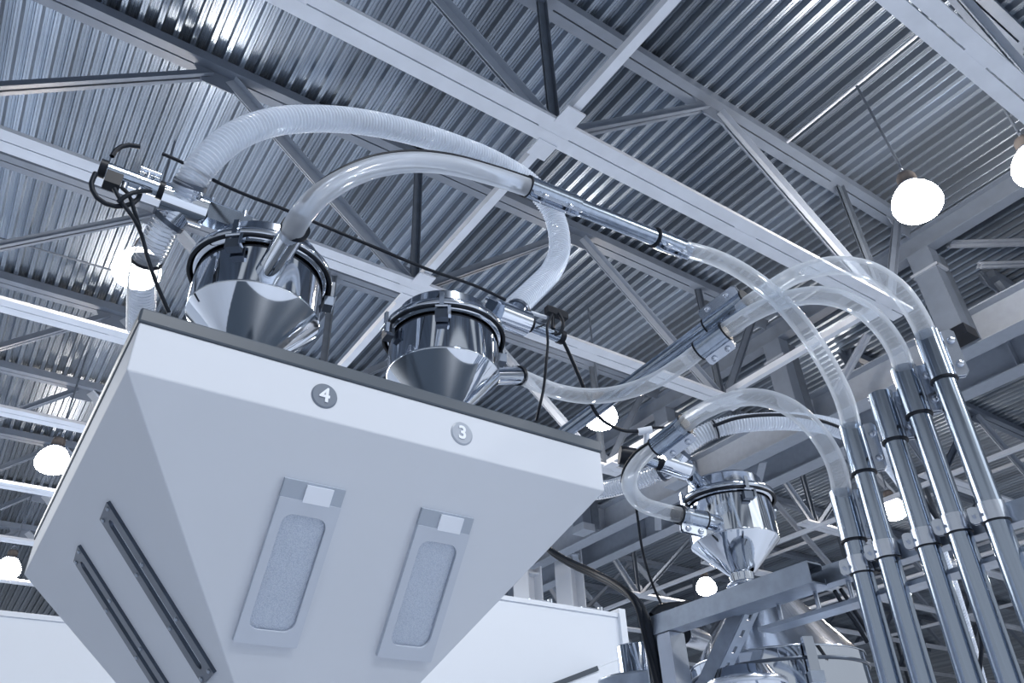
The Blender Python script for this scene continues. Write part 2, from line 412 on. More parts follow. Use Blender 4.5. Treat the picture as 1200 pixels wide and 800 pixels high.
# thin conduit with the hung lamp, thin cable under the deck
solo(MB().cyl((10.46, 2.2, ZD-.12), (10.46, 5.3, ZD-.12), .028, seg=10), 'lamp_conduit', 'chord', 'thin straight conduit under the deck carrying the upper right lamp', 'conduit', (10.46, 2.2, ZD-.12))
a, b = at_z(-10, 276, 11.6), at_z(150, 322, 11.6)
solo(MB().cyl(a, b, .018, seg=8), 'ceiling_wire', 'dark', 'thin dark wire strung under the deck toward the lamp behind the hose', 'wire', a)

# ------------------------------------------------------------------ pendant lamps
def make_lamp(loc, top, label, sunk=0):
    loc = Vector(loc); t = thing('pendant_lamp', label, 'lamp', loc, 'pendant hall lamps')
    R = .37
    prof = [(.001, -.31), (.12, -.305), (.22, -.285), (.30, -.24), (.35, -.17), (.37, -.09), (.362, 0), (.325, .10), (.27, .19), (.21, .26), (.165, .31)]
    MB().lathe(prof, loc, seg=40).build('shade', 'lamp', t)
    hp = MB().lathe([(.15, .29), (.17, .31), (.17, .33), (.15, .36), (.145, .5), (.12, .56), (.03, .58), (.001, .58)], loc, seg=28).build('housing', 'housing', t)
    MB().lathe([(.19, .285), (.19, .315), (.14, .325), (.14, .285), (.19, .285)], loc, seg=28).build('collar', 'alu', hp)
    ring = [loc + Vector((math.cos(a)*.07, 0, .64 + math.sin(a)*.07)) for a in [2*PI*k/16 for k in range(17)]]
    MB().tube(ring, .012, 8, False).build('hook', 'alu', t)
    MB().cyl(loc + Vector((0, 0, .7)), Vector(top), .022, seg=8).build('cable', 'dark', t)
    return t
lamps = [((10.55, 3.6, 10.05), (10.46, 3.68, ZD-.1), 'large lit lamp hanging on a dark rod at the upper right'),
         ((.76, 11.45, 10.0), (.76, 11.45, ZD), 'lit lamp behind the ribbed hose left of the chrome receiver'),
         ((.75, 19.75, 10.0), (.75, 19.75, ZD), 'lit lamp half hidden by the left edge of the white blender'),
         ((.80, 28.6, 10.0), (.80, 28.6, ZD), 'lit lamp low at the left edge of the picture'),
         ((22.6, 19.8, 10.0), (22.6, 19.8, ZD), 'small lit lamp under the cone of the lone receiver'),
         ((22.0, 11.6, 10.0), (22.0, 11.6, ZD), 'small lit lamp between the steel pipes'),
         ((10.65, 11.5, 10.0), (10.65, 11.5, ZD), 'lit lamp behind the clear hose and the slanted pipe, right of the blender'),
         ((11.95, 2.25, 10.45), (11.95, 2.25, ZD), 'bright lamp at the right edge of the picture')]
for a in lamps: make_lamp(*a)

# ------------------------------------------------------------------ booth walls
zt = 3.1
def panel(x0, x1, y, z1, lab, trim_right=False):
    t = thing('booth_wall', lab, 'booth wall', ((x0+x1)/2, y, 0))
    MB().bx((x0, y, 0), (x1, y+.04, z1)).build('panel', 'panel', t)
    MB().bx((x0-.02, y-.012, z1-.0), (x1+.02, y+.052, z1+.03)).build('top_rail', 'panel', t)
    if trim_right: MB().bx((x1, y-.03, 0), (x1+.06, y+.07, z1+.06)).build('end_post', 'panel', t)
    return t
panel(1.55, 4.0, 4.4, zt, 'white booth wall right of and below the blender, with an end post', True)
panel(-3.2, 1.2, 6.16, zt, 'white booth wall low at the left behind the blender')
for px, nm in ((688, 'left'), (835, 'right')):
    pass
for i, (px, py) in enumerate(((632, 708), (692, 716))):
    p = at_y(px, py, 4.42)
    t = thing('panel_clip', ['small metal clip on the booth wall top, nearer the blender', 'small metal clip on the booth wall top, nearer the end post'][i], 'clip', (p.x, p.y, zt+.03), 'booth wall clips')
    MB().bx((p.x-.09, p.y-.02, zt+.03), (p.x+.09, p.y+.02, zt+.042)).build('arm', 'alu', t)
    MB().cyl((p.x+.1, p.y, zt+.03), (p.x+.1, p.y, zt+.06), .02).build('knob', 'chrome', t)

# ------------------------------------------------------------------ the blender
ZR = 2.45                        # top of the rim
X0, X1, Y0, Y1 = .112, 1.160, 1.27, 2.50
ZF, ZL = 2.42, 2.322             # fascia top and bottom
a_, b_ = .8238, .7107            # how far the funnel draws in per metre down, sides / front
bl = thing('blender', 'big white funnel-shaped blender hopper with two sight windows', 'blender', ((X0+X1)/2, (Y0+Y1)/2, 0))
S = .60
mb = MB()
top = [(X0, Y0), (X1, Y0), (X1, Y1), (X0, Y1)]
bot = [(X0+a_*S, Y0+b_*S), (X1-a_*S, Y0+b_*S), (X1-a_*S, Y1-.853*S), (X0+a_*S, Y1-.853*S)]
rows = [[(x, y, ZF) for x, y in top], [(x, y, ZL) for x, y in top], [(x, y, ZL-S) for x, y in bot], [(x, y, 1.25) for x, y in bot]]
vs = [p for rw in rows for p in rw]
fs = [(k*4+i, k*4+(i+1) % 4, (k+1)*4+(i+1) % 4, (k+1)*4+i) for k in range(3) for i in range(4)]
mb.add(vs, fs + [(3, 2, 1, 0)])
body = mb.build('body', 'white', bl)
bv = body.modifiers.new('edge', 'BEVEL'); bv.width = .0022; bv.segments = 2; bv.limit_method = 'ANGLE'; bv.angle_limit = math.radians(20)
mb = MB().bx((X0-.004, Y0-.004, ZF), (X1+.004, Y1+.004, ZR))
rm = mb.build('rim', 'rim', bl); bv = rm.modifiers.new('edge', 'BEVEL'); bv.width = .004; bv.segments = 2
# stand under it
MB().bx((.36, 1.6, 0), (.92, 2.1, 1.25)).build('base_cabinet', 'white', bl)
# number badges
def badge(px, py, ch, m, lab):
    p = at_y(px, py, Y0)
    d_ = MB().lathe([(.0005, .003), (.0235, .003), (.0265, .0015), (.0265, 0), (.0005, 0)], (p.x, Y0+.0005, p.z), (0, -1, 0), 40, False).build('number_badge', m, bl)
    d_['label'] = lab
    cu = bpy.data.curves.new('numeral', 'FONT'); cu.body = ch; cu.size = .042; cu.align_x = 'CENTER'; cu.align_y = 'CENTER'; cu.extrude = .0006; cu.offset = .0011
    tmp = bpy.data.objects.new('tmp', cu); C.objects.link(tmp); bpy.context.view_layer.update()
    me = bpy.data.meshes.new_from_object(tmp.evaluated_get(bpy.context.evaluated_depsgraph_get())); bpy.data.objects.remove(tmp)
    me.transform(Matrix.Rotation(PI/2, 4, 'X')); me.transform(Matrix.Translation(Vector((p.x, Y0-.0034, p.z)) - root_loc(bl)))
    o = bpy.data.objects.new('numeral', me); C.objects.link(o); me.materials.clear(); me.materials.append(M['tab']); o.parent = d_
badge(380, 464, '4', 'badge_dark', 'dark round badge with a pale numeral 4')
badge(541, 508, '3', 'badge_mid', 'grey round badge with a pale numeral 3')
# sight windows on the front slope
fo = Vector((X0, Y0, ZL)); fu = Vector((1, 0, 0)); fv = Vector((0, b_, -1)).normalized(); fn = fu.cross(fv)
if fn.y > 0: fn = -fn
def fp(px, py):
    q = on_plane(px, py, fo, fn) - fo; return q.dot(fu), q.dot(fv)
def ring_plate(name, m, parent, outer, inner, base, depth):
    k = len(outer); P = lambda q, h: fo + fu*q[0] + fv*q[1] + fn*h
    vs = [P(q, depth) for q in outer] + [P(q, depth) for q in inner] + [P(q, base) for q in outer] + [P(q, base) for q in inner]
    fs = []
    for i in range(k):
        j = (i+1) % k
        fs += [(i, j, k+j, k+i), (i, 2*k+i, 2*k+j, j), (k+i, k+j, 3*k+j, 3*k+i)]
    return MB().add(vs, fs).build(name, m, parent)
def window(tl, tr, br, bl_, lab):
    q = [fp(*p) for p in (tl, tr, br, bl_)]
    u0 = (q[0][0]+q[3][0])/2; u1 = (q[1][0]+q[2][0])/2; v0 = (q[0][1]+q[1][1])/2; v1 = (q[2][1]+q[3][1])/2
    W, H = u1-u0, v1-v0
    cu, cv = (u0+u1)/2, (v0+v1)/2
    t = thing('sight_window', lab, 'sight window', fo + fu*cu + fv*v1, 'sight windows on the blender')
    hs = H*.112                                        # label strip height
    mid = v0 + hs
    cy = (mid+v1)/2; ih = v1-mid
    inner = [(cu+p[0], mid+ih*.50+p[1]) for p in loop_pts(W*.72, ih*.80, W*.17)]
    n = len(inner); outer = []
    base = loop_pts(W, ih, .003)
    outer = [(cu+p[0], mid+ih*.5+p[1]) for p in base]
    fr = ring_plate('frame', 'frame', t, outer, inner, .0, .012)
    MB().prism([(u0, v0), (u1, v0), (u1, mid), (u0, mid)], fo, fu, fv, fn, .009).build('label_strip', 'strip', t)
    lt = MB().prism([(u0+W*.36, v0+hs*.12), (u0+W*.80, v0+hs*.12), (u0+W*.80, mid+hs*.08), (u0+W*.36, mid+hs*.08)], fo, fu, fv, fn, .013).build('latch', 'tab', t)
    MB().prism(inner, fo, fu, fv, fn, .002).build('pellet_fill', 'pellets', t)
    MB().prism(inner, fo + fn*.005, fu, fv, fn, .001).build('pane', 'pane', t)
window((325, 557), (410, 574), (340, 756), (280, 750), 'tapering sight window full of white pellets, under the numeral 4')
window((487, 593), (559, 607), (497, 772), (446, 768), 'tapering sight window full of white pellets, under the numeral 3')
# slotted plates on the left slope
lo_ = Vector((X0, Y0, ZL)); lu = Vector((0, 1, 0)); lv = Vector((a_, 0, -1)).normalized(); ln = lu.cross(lv)
if ln.x > 0: ln = -ln
def lp(px, py):
    q = on_plane(px, py, lo_, ln) - lo_; return Vector((q.dot(lu), q.dot(lv)))
def slot_plate(A, B, wA, lab):
    """A top centre, B lower centre, in metres on the slope; wA the plate width in metres"""
    p, q = Vector(A), Vector(B); d_ = (q-p).normalized(); e_ = Vector((-d_.y, d_.x)); L = (q-p).length
    U = lu*d_.x + lv*d_.y; V = lu*e_.x + lv*e_.y; O = lo_ + lu*p.x + lv*p.y
    t = thing('slotted_plate', lab, 'slotted plate', O + U*L, 'slotted plates on the blender side')
    oc = (L/2, 0); base = [(oc[0]+a, oc[1]+b) for a, b in loop_pts(L, wA, .002)]
    inner = [(oc[0]+a, oc[1]+b) for a, b in loop_pts(L*.88, wA*.30, wA*.149)]
    k = len(base); P = lambda z, h: O + U*z[0] + V*z[1] + ln*h
    vs = [P(z, .007) for z in base] + [P(z, .007) for z in inner] + [P(z, 0) for z in base] + [P(z, .0) for z in inner]
    fs = []
    for i in range(k):
        j = (i+1) % k; fs += [(i, j, k+j, k+i), (i, 2*k+i, 2*k+j, j), (k+i, k+j, 3*k+j, 3*k+i)]
    MB().add(vs, fs).build('plate', 'slotsteel', t)
    MB().prism(inner, O, U, V, ln, .003).build('slot_glass', 'chrome', t)
    for fr in (.025, .36, .68, .975):
        for s in (-1, 1):
            c = O + U*(L*fr) + V*(s*wA*.33) + ln*.007
            MB().lathe([(.0045, 0), (.0045, .002), (.003, .003), (.0005, .003)], c, ln, 14).build('screw', 'galv', t)
slot_plate((.4187, .111), (.3835, .508), .086, 'dark slotted metal plate on the blender side, nearer the front edge')
slot_plate((.715, .109), (.655, .506), .086, 'dark slotted metal plate on the blender side, lower one by the outer edge')

# ------------------------------------------------------------------ vacuum receivers
def receiver(loc, lab, hc=.105, hb=.13, inlet=None, lat=(-100, -10, 80, 170)):
    L = Vector(loc); t = thing('vacuum_receiver', lab, 'vacuum receiver', L, 'polished vacuum receivers')
    R = .15; zj = hc; zr = hc+hb
    MB().lathe([(.04, -.03), (.042, 0), (.042, 0), (.05, .006), (R-.004, zj-.004), (R, zj)], L, seg=96).build('cone', 'chrome', t)
    bd = MB().lathe([(R, zj), (R, zj), (R+.0015, zj+.003), (R, zj+.006), (R, zj+.006), (R, zr-.012), (R, zr-.012), (R+.012, zr-.008), (R+.012, zr-.002)], L, seg=96).build('body', 'chrome', t)
    MB().lathe([(R+.002, zr-.003), (R+.017, zr-.003), (R+.0185, zr+.004), (R+.0185, zr+.010), (R+.017, zr+.016), (R+.002, zr+.016)], L, seg=96).build('clamp_band', 'lid', t)
    MB().lathe([(R+.0125, zr-.012), (R+.0195, zr-.012), (R+.0195, zr-.005), (R+.0125, zr-.005)], L, seg=96).build('gasket', 'rubber', t)
    MB().lathe([(R+.008, zr+.016), (R+.006, zr+.022), (R-.014, zr+.028), (R-.014, zr+.028), (R-.018, zr+.066), (R-.018, zr+.066), (R-.024, zr+.073), (R-.05, zr+.078), (.0005, zr+.081)], L, seg=96).build('lid', 'lid', t)
    for a in lat:
        th = math.radians(a); dr = Vector((math.cos(th), math.sin(th), 0)); tn = Vector((-dr.y, dr.x, 0)); up = Vector((0, 0, 1))
        rot = Matrix((tn, dr, up)).transposed()
        lt = MB().box(L + dr*(R+.024) + up*(zr+.003), (.012, .008, .05), rot).build('latch', 'lid', t)
        MB().box(L + dr*(R+.016) + up*(zr-.040), (.034, .022, .026), rot).build('keeper', 'slotsteel', lt)
        MB().box(L + dr*(R+.024) + tn*.02 + up*(zr-.034), (.008, .016, .030), rot).build('lever', 'chrome', lt)
        MB().cyl(L + dr*(R+.03) - tn*.016 + up*(zr-.02), L + dr*(R+.03) + tn*.016 + up*(zr-.02), .004, seg=10).build('pin', 'chrome', lt)
    return t
ZJ = 2.69
H4 = Vector((.370, 1.55, ZJ-.105)); H3 = Vector((.885, 1.55, ZJ-.105)); R1 = Vector((2.15, 1.72, 2.395))
r4 = receiver(H4, 'polished steel receiver on the blender above the numeral 4, nearer one', lat=(-128, -12, 110))
r3 = receiver(H3, 'polished steel receiver on the blender above the numeral 3, middle of the picture', lat=(-122, -14, 80, 178))
r1 = receiver(R1, 'lone polished steel receiver at the right, behind the steel channel', hb=.15, lat=(-115, -20, 70, 160))
for L, t in ((H4, r4), (H3, r3)):
    MB().lathe([(.06, ZR-L.z), (.06, ZR-L.z+.012), (.045, ZR-L.z+.014), (.045, -.02)], L, seg=40).build('throat', 'lid', t)
MB().lathe([(.041, -.03), (.056, -.03), (.056, -.042), (.041, -.042)], R1, seg=40).build('outlet_flange', 'lid', r1)
# inlets
def stub(t, p0, p1, r=.0275):
    p0, p1 = Vector(p0), Vector(p1); d_ = (p1-p0).normalized()
    o = MB().cyl(p0, p1, r, seg=32).build('inlet_pipe', 'chrome', t)
    MB().tube([p1 - d_*.006, p1 + d_*.006], r+.0035, 32).build('seal_ring', 'rubber', o)
    return o
i4 = at_y(346, 268, 1.245)
stub(r4, (i4.x+.0, 1.47, i4.z-.005), i4)
i3 = at_d(608, 440, 2.40)
stub(r3, H3 + Vector((.10, .05, .168)), i3)
i1 = at_d(797, 603, 2.42)
stub(r1, R1 + Vector((-.08, -.03, .15)), i1)

# ------------------------------------------------------------------ couplings, pipes, hoses
def coupling(p0, p1, side, parent, r=.0295, ear=.03, rings=(0, 1)):
    """sheet-metal pipe coupling with a bolted ear on one side"""
    p0, p1 = Vector(p0), Vector(p1); d_ = (p1-p0).normalized(); side = Vector(side); side = (side - d_*side.dot(d_)).normalized(); nn = d_.cross(side)
    L = (p1-p0).length
    c = MB().cyl(p0, p1, r, seg=36).build('coupling', 'brushed', parent)
    e = MB()
    for s in (-1, 1):
        o = p0 + side*(r-.004) + nn*(s*.005)
        e = MB(); poly = [(L*.02, 0), (L*.98, 0), (L*.98, ear*.75), (L*.92, ear), (L*.08, ear), (L*.02, ear*.75)]
        e.prism(poly, o, d_, side, nn*s, .003).build('ear_plate', 'alu', c)
    for fr in (.25, .75):
        b0 = p0 + d_*(L*fr) + side*(r+ear*.45)
        MB().cyl(b0 - nn*.013, b0 + nn*.013, .0055, seg=12).build('bolt', 'galv', c)
        for s in (-1, 1):
            MB().lathe([(.009, .008), (.009, .0115), (.006, .014), (.0005, .0145)], b0, nn*s, 14).build('bolt_head', 'alu', c)
    for k in rings:
        q = p0 if k == 0 else p1
        MB().tube([q - d_*.0025, q + d_*.0025], r+.0012, 32).build('seal_ring', 'rubber', c)
    return c
XS = 1.75
YS = (1.040, .964, .866, .788, .706)
pipes = [  # strut px, top px (end of coupling), coupling length, y, label, ring
    ((1005, 663), (990, 574), .128, 'shortest steel pipe, farthest left of the five upright pipes'),
    ((1036, 645), (1000, 498), .130, 'upright steel pipe second from left, under the tallest falling clear hose'),
    ((1086, 630), (1030, 463), .130, 'middle upright steel pipe with an open empty coupling'),
    ((1118, 615), (1062, 430), .130, 'upright steel pipe second from right, feeding the lower of two clear bends'),
    ((1165, 600), (1085, 392), .130, 'upright steel pipe at the far right, feeding the upper clear bend')]
CT = []
for (sp, tp, cl, lab) in pipes:
    s0, s1 = at_x(*sp, XS), at_x(*tp, XS)
    ax = Vector((0, -.03, 1)).normalized(); mid = (s0*.6+s1*.4); s0 = mid + ax*((s0.z-mid.z)/ax.z); s1 = mid + ax*((s1.z-mid.z)/ax.z)
    low = s0 - ax*((s0.z)/ax.z)
    t = thing('conveying_pipe', lab, 'pipe', low, 'upright conveying pipes')
    ctop = s1; cbot = s1 - ax*cl
    MB().cyl(low, cbot + ax*.02, .025, seg=36).build('pipe', 'brushed', t)
    coupling(cbot, ctop, (.75, -1, 0), t, rings=(0,))
    CT.append((ctop, ax))
    # strut clamp
    k = MB().cyl(s0 - ax*.020, s0 + ax*.020, .0275, seg=36).build('clamp', 'alu', t)
    sd = (Vector((-.35, .9, 0)) - ax*ax.dot(Vector((-.35, .9, 0)))).normalized(); nn = ax.cross(sd)
    for s in (-1, 1):
        MB().prism(loop_pts(.036, .022, .008, 4), s0 + sd*.036 + nn*(s*.004), ax, sd, nn*s, .003).build('clamp_ear', 'alu', k)
    MB().cyl(s0 + sd*.037 - nn*.030, s0 + sd*.037 + nn*.024, .0042, seg=10).build('clamp_bolt', 'alu', k)
    MB().tube([s0 - ax*.022, s0 - ax*.019], .0285, 32).build('clamp_liner', 'rubber', k)
    MB().bx((s0.x+.022, s0.y-.018, s0.z-.016), (s0.x+.05, s0.y+.018, s0.z+.016)).build('clamp_foot', 'blackplastic', k)
def hose(name, pts, r, mat, lab, cat='hose', seg=24, step=.012, ribbed=0, group=None, n=12):
    P = spline(pts, n)
    if ribbed:
        P = resample(P, ribbed/6.); rr = [r*(1 + .075*math.cos(2*PI*i/6.)) for i in range(len(P))]
    else: P = resample(P, step); rr = r
    mb = MB().tube(P, rr, seg, False)
    return solo(mb, name, mat, lab, cat, P[0], group)
def D(*a): return [at_d(*q) for q in a]
# depth of the pipe tops
def depth(p): return (p-EYE).dot(f)
dA, dB, dC, dD, dE = [depth(c[0]) for c in CT]
sA, sB, sC, sD, sE = [c[0] for c in CT]
def below(c, q=.03): return c[0] - c[1]*q
cg = 'clear material hoses'
HR = .0245
# hose A: leftmost pipe to the transparent loop before the lone receiver
hose('clear_hose', [below(CT[0])] + D((979, 543, dA+.0), (955, 503, dA+.03), (921, 475, dA+.08), (882, 465, dA+.14), (846, 472, dA+.2), (815, 487, dA+.25), (797, 502, dA+.28)), HR, 'clear', 'clear hose arching from the shortest pipe to the coupling above the small loop', group=cg)
k0, k1 = at_d(803, 497, dA+.28), at_d(768, 524, dA+.33)
t = thing('hose_coupling', 'steel coupling joining the arch to the small clear loop beside the lone receiver', 'coupling', (k0+k1)/2, 'hose couplings')
coupling(k1, k0, ray(15, 10) - ray(0, 0), t)
hose('clear_hose', D((775, 519, dA+.32), (758, 530, dA+.36), (741, 550, dA+.42), (738, 572, dA+.46), (752, 590, dA+.48), (778, 599, 2.43)) + [i1 + (i1-at_d(778, 599, 2.43)).normalized()*.04], HR, 'clear', 'small clear hose loop curling into the lone receiver', group=cg)
t = thing('hose_coupling', 'steel coupling on the inlet of the lone receiver', 'coupling', i1, 'hose couplings')
coupling(at_d(797, 603, 2.42), at_d(826, 610, 2.44), (0, 0, -1), t)
# hose B and the steel run to receiver 4
yB = 1.13
st0, st1 = at_y(622, 220, 1.16), at_y(806, 294, 1.13)
hose('clear_hose', [below(CT[1])] + [at_d(x, y, dB + (depth(st1)-dB)*k) for x, y, k in ((990, 470, .02), (970, 428, .09), (940, 382, .22), (906, 345, .42), (868, 317, .66), (835, 301, .87))] + [st1 + (st0-st1).normalized()*.03], HR, 'clear', 'long clear hose falling from the overhead steel run to the second upright pipe', group=cg)
t = thing('overhead_pipe', 'overhead steel pipe between the milky hose and the long falling clear hose', 'pipe', st0)
MB().cyl(st0, st1, .0245, seg=36).build('pipe', 'brushed', t)
q = lambda u: st0.lerp(st1, u)
coupling(q(-.02), q(.27), (.0, -.4, -1), t, rings=(0,))
coupling(q(.77), q(.97), (.0, -.4, -1), t, rings=(0,))
hose('milky_hose', [i4 + Vector((0, .04, -.002))] + [at_y(*z) for z in ((352, 254, 1.20), (369, 234, 1.18), (400, 212, 1.165), (440, 196, 1.16), (485, 190, 1.158), (530, 194, 1.158), (580, 207, 1.16))] + [q(.06)], HR, 'clearmilk', 'milky clear hose arching from the nearer receiver to the overhead steel pipe', group=cg)
off = Vector((-.288, -.483, .827))*.0255
hose('hose_wire', [at_y(*z)+off for z in ((356, 250, 1.19), (371, 232, 1.18), (400, 212, 1.165), (440, 196, 1.16), (485, 190, 1.158), (530, 194, 1.158), (580, 207, 1.16), (618, 219, 1.16))], .005, 'rubber', 'black wire laid along the top of the milky hose', 'wire', seg=10)
# hose D: to the middle receiver
hose('clear_hose', [below(CT[3])] + D((1052, 411, dD), (1030, 379, dD+.02), (998, 355, dD+.06), (958, 346, dD+.12), (918, 352, dD+.19), (882, 367, dD+.25), (846, 390, dD+.31)), HR, 'clear', 'lower of the two clear bends, from the second pipe from the right', group=cg)
k0, k1 = at_d(850, 388, dD+.30), at_d(819, 411, dD+.34)
t = thing('hose_coupling', 'steel coupling with bolted ear between the lower clear bend and the sagging hose', 'coupling', (k0+k1)/2, 'hose couplings')
coupling(k1, k0, ray(8, 14) - ray(0, 0), t)
hose('clear_hose', D((826, 406, dD+.33), (798, 427, dD+.37), (765, 447, dD+.41), (728, 460, dD+.45), (690, 464, dD+.48), (655, 459, 2.42), (628, 449, 2.41)) + [i3 + (i3-at_d(628, 449, 2.41)).normalized()*.03], HR, 'clear', 'sagging clear hose leading into the middle receiver', group=cg)
# hose E: to the long slanted steel pipe
hose('clear_hose', [below(CT[4])] + D((1073, 367, dE), (1052, 339, dE+.01), (1018, 317, dE+.05), (977, 311, dE+.1), (938, 320, dE+.16), (905, 338, dE+.28), (868, 362, dE+.37)), HR, 'clear', 'upper of the two clear bends, from the far right pipe', group=cg)
s0, s1 = at_d(874, 350, dE+.37), at_d(652, 514, dE+.85)
t = thing('slanted_pipe', 'long dark slanted steel pipe passing behind the sagging clear hose', 'pipe', s1)
MB().cyl(s0, s0.lerp(s1, 1.5), .0245, seg=36).build('pipe', 'brushed', t)
coupling(s0.lerp(s1, .17), s0.lerp(s1, -.0), ray(-8, -14) - ray(0, 0), t)
# ribbed vacuum hoses
rg = 'ribbed vacuum hoses'
hose('ribbed_hose', [at_y(*z) for z in ((214, 232, 1.50), (224, 212, 1.47), (243, 187, 1.44), (275, 160, 1.42), (320, 143, 1.41), (372, 139, 1.41), (425, 143, 1.42), (478, 154, 1.43), (530, 170, 1.44), (580, 190, 1.46), (622, 216, 1.48), (648, 250, 1.50), (656, 288, 1.50), (647, 316, 1.50), (627, 338, 1.49), (603, 361, 1.48))], .034, 'ribbed', 'large ribbed hose arching between the two receivers on the blender', ribbed=.0105, group=rg, seg=28)
hose('ribbed_hose', [at_y(*z) for z in ((203, 247, 1.53), (194, 263, 1.56), (184, 281, 1.60), (174, 300, 1.65), (168, 322, 1.70), (166, 350, 1.78), (165, 385, 1.9))], .0325, 'ribbed', 'ribbed hose dropping from the valve beside the nearer receiver', ribbed=.0105, group=rg, seg=28)
hose('ribbed_hose', D((800, 525, 2.66), (825, 508, 2.66), (856, 498, 2.66), (895, 494, 2.68), (935, 494, 2.70), (975, 500, 2.74), (1015, 518, 2.80), (1048, 548, 2.86), (1075, 590, 2.90), (1097, 640, 2.92), (1117, 700, 2.94), (1135, 760, 2.95), (1150, 815, 2.95)), .030, 'ribbed', 'ribbed hose running from the lone receiver behind the steel pipes and down', ribbed=.0105, group=rg)
hose('ribbed_hose', D((781, 547, 2.66), (762, 557, 2.68), (738, 566, 2.72), (712, 573, 2.78), (685, 577, 2.84), (655, 577, 2.92), (600, 575, 3.02), (540, 575, 3.08)), .030, 'ribbed', 'ribbed hose running from the lone receiver behind the blender corner', ribbed=.0105, group=rg)

# ------------------------------------------------------------------ vacuum valves
def valve(a0, a1, b1, lid_end, tee_c, lab, up=(0, 0, 1), ports=(), plain=False):
    """a0..a1 actuator cylinder, tee at tee_c, rail to lid_end"""
    a0, a1, tee_c, lid_end = Vector(a0), Vector(a1), Vector(tee_c), Vector(lid_end)
    t = thing('vacuum_valve', lab, 'valve', tee_c, 'vacuum valves')
    ax = (a1-a0).normalized(); upv = Vector(up); sd = ax.cross(upv).normalized()
    MB().cyl(a0, a1, .0185, seg=32).build('actuator', 'brushed', t)
    MB().cyl(a0 - ax*.014, a0 + ax*.002, .0215, seg=24).build('end_cap', 'blackplastic', t)
    MB().cyl(a1 - ax*.002, a1 + ax*.016, .022, seg=24).build('flange', 'blackplastic', t)
    m = .5*(tee_c-a1).length
    MB().cyl(tee_c - ax*.05, tee_c + ax*.05, .038, seg=40).build('tee_body', 'chrome', t)
    for (pd, pl) in ports:
        pdv = Vector(pd).normalized()
        pt = MB().cyl(tee_c, tee_c + pdv*pl, .0355, seg=36).build('port', 'lid', t)
        c0 = tee_c + pdv*(pl-.004)
        MB().cyl(c0 - pdv*.006, c0 + pdv*.006, .038, seg=36).build('hose_clip', 'slotsteel', pt)
    MB().cyl(tee_c + ax*.05, lid_end, .027, seg=32).build('lid_pipe', 'chrome', t) if plain else MB().bar(tee_c + ax*.05, lid_end, .034, .05).build('rail', 'brushed', t)
    MB().cyl(tee_c + ax*.05 + upv*.028, lid_end + upv*.028, .012, seg=20).build('tie_rod', 'chrome', t)
    return t, ax, sd
e0, e1, tc, le = at_y(124, 199, 1.50), at_y(186, 222, 1.50), at_y(215, 240, 1.515), at_y(292, 268, 1.53)
v4, ax, sd = valve(e0, e1, None, le, tc, 'vacuum valve with bright cylinder and black fittings beside the nearer receiver', ports=((at_y(224, 212, 1.47)-tc, .055), (at_y(194, 263, 1.56)-tc, .055)))
up = Vector((0, 0, 1))
c = e0 + ax*.02 + Vector((0, -.01, -.034)); MB().box(c, (.034, .03, .034)).build('solenoid', 'blackplastic', v4)
for u in (.045, .075): MB().cyl(e0 + ax*u + up*-.015, e0 + ax*u + up*-.036, .007, seg=12).build('fitting', 'alu', v4)
tt = MB().cyl(e0 + ax*.085 + up*.015, e0 + ax*.085 + up*.042, .005, seg=12).cyl(e0 + ax*.065 + up*.042, e0 + ax*.11 + up*.042, .0065, seg=12).build('air_tee', 'alu', v4)
for u in (.13, .16, .24): MB().cyl(tc + ax*(u-.1) + up*.03, tc + ax*(u-.1) + up*.05, .006, seg=10).build('screw', 'alu', v4)
g0, g1, tc3, le3 = at_y(655, 394, 1.47), at_y(622, 381, 1.47), at_y(600, 373, 1.47), at_y(572, 361, 1.50)
v3, ax3, sd3 = valve(g0, g1, None, le3, tc3, 'vacuum valve with black fittings right of the middle receiver', ports=((at_y(627, 338, 1.49)-tc3, .05),))
MB().box(at_y(652, 367, 1.45), (.075, .02, .024)).build('solenoid', 'blackplastic', v3)
MB().cyl(at_y(640, 372, 1.46), at_y(622, 366, 1.46), .006, seg=10).build('fitting', 'tab', v3)
MB().cyl(at_y(648, 385, 1.45), at_y(648, 368, 1.45), .006, seg=10).build('fitting', 'blackplastic', v3)
p0, p1 = at_d(752, 537, 2.62), at_d(770, 543, 2.63)
m0, m1 = at_d(790, 545, 2.64), R1 + Vector((-.06, .05, .31))
v1, ax1, sd1 = valve(p0, p1, None, m1, m0, 'vacuum valve with black end beside the lone receiver', ports=((at_d(806, 520, 2.66)-m0, .05), (at_d(772, 553, 2.67)-m0, .05)), plain=True)
MB().cyl(at_d(726, 533, 2.62), at_d(744, 536, 2.62), .032, seg=20).build('black_head', 'blackplastic', v1)
MB().cyl(at_d(758, 505, 2.62), at_d(757, 525, 2.62), .010, seg=12).cyl(at_d(748, 506, 2.62), at_d(764, 503, 2.62), .013, seg=12).build('air_tee', 'tab', v1)
MB().cyl(at_d(764, 501, 2.62), at_d(782, 501, 2.62), .005, seg=8).build('push_fitting', 'blackplastic', v1)

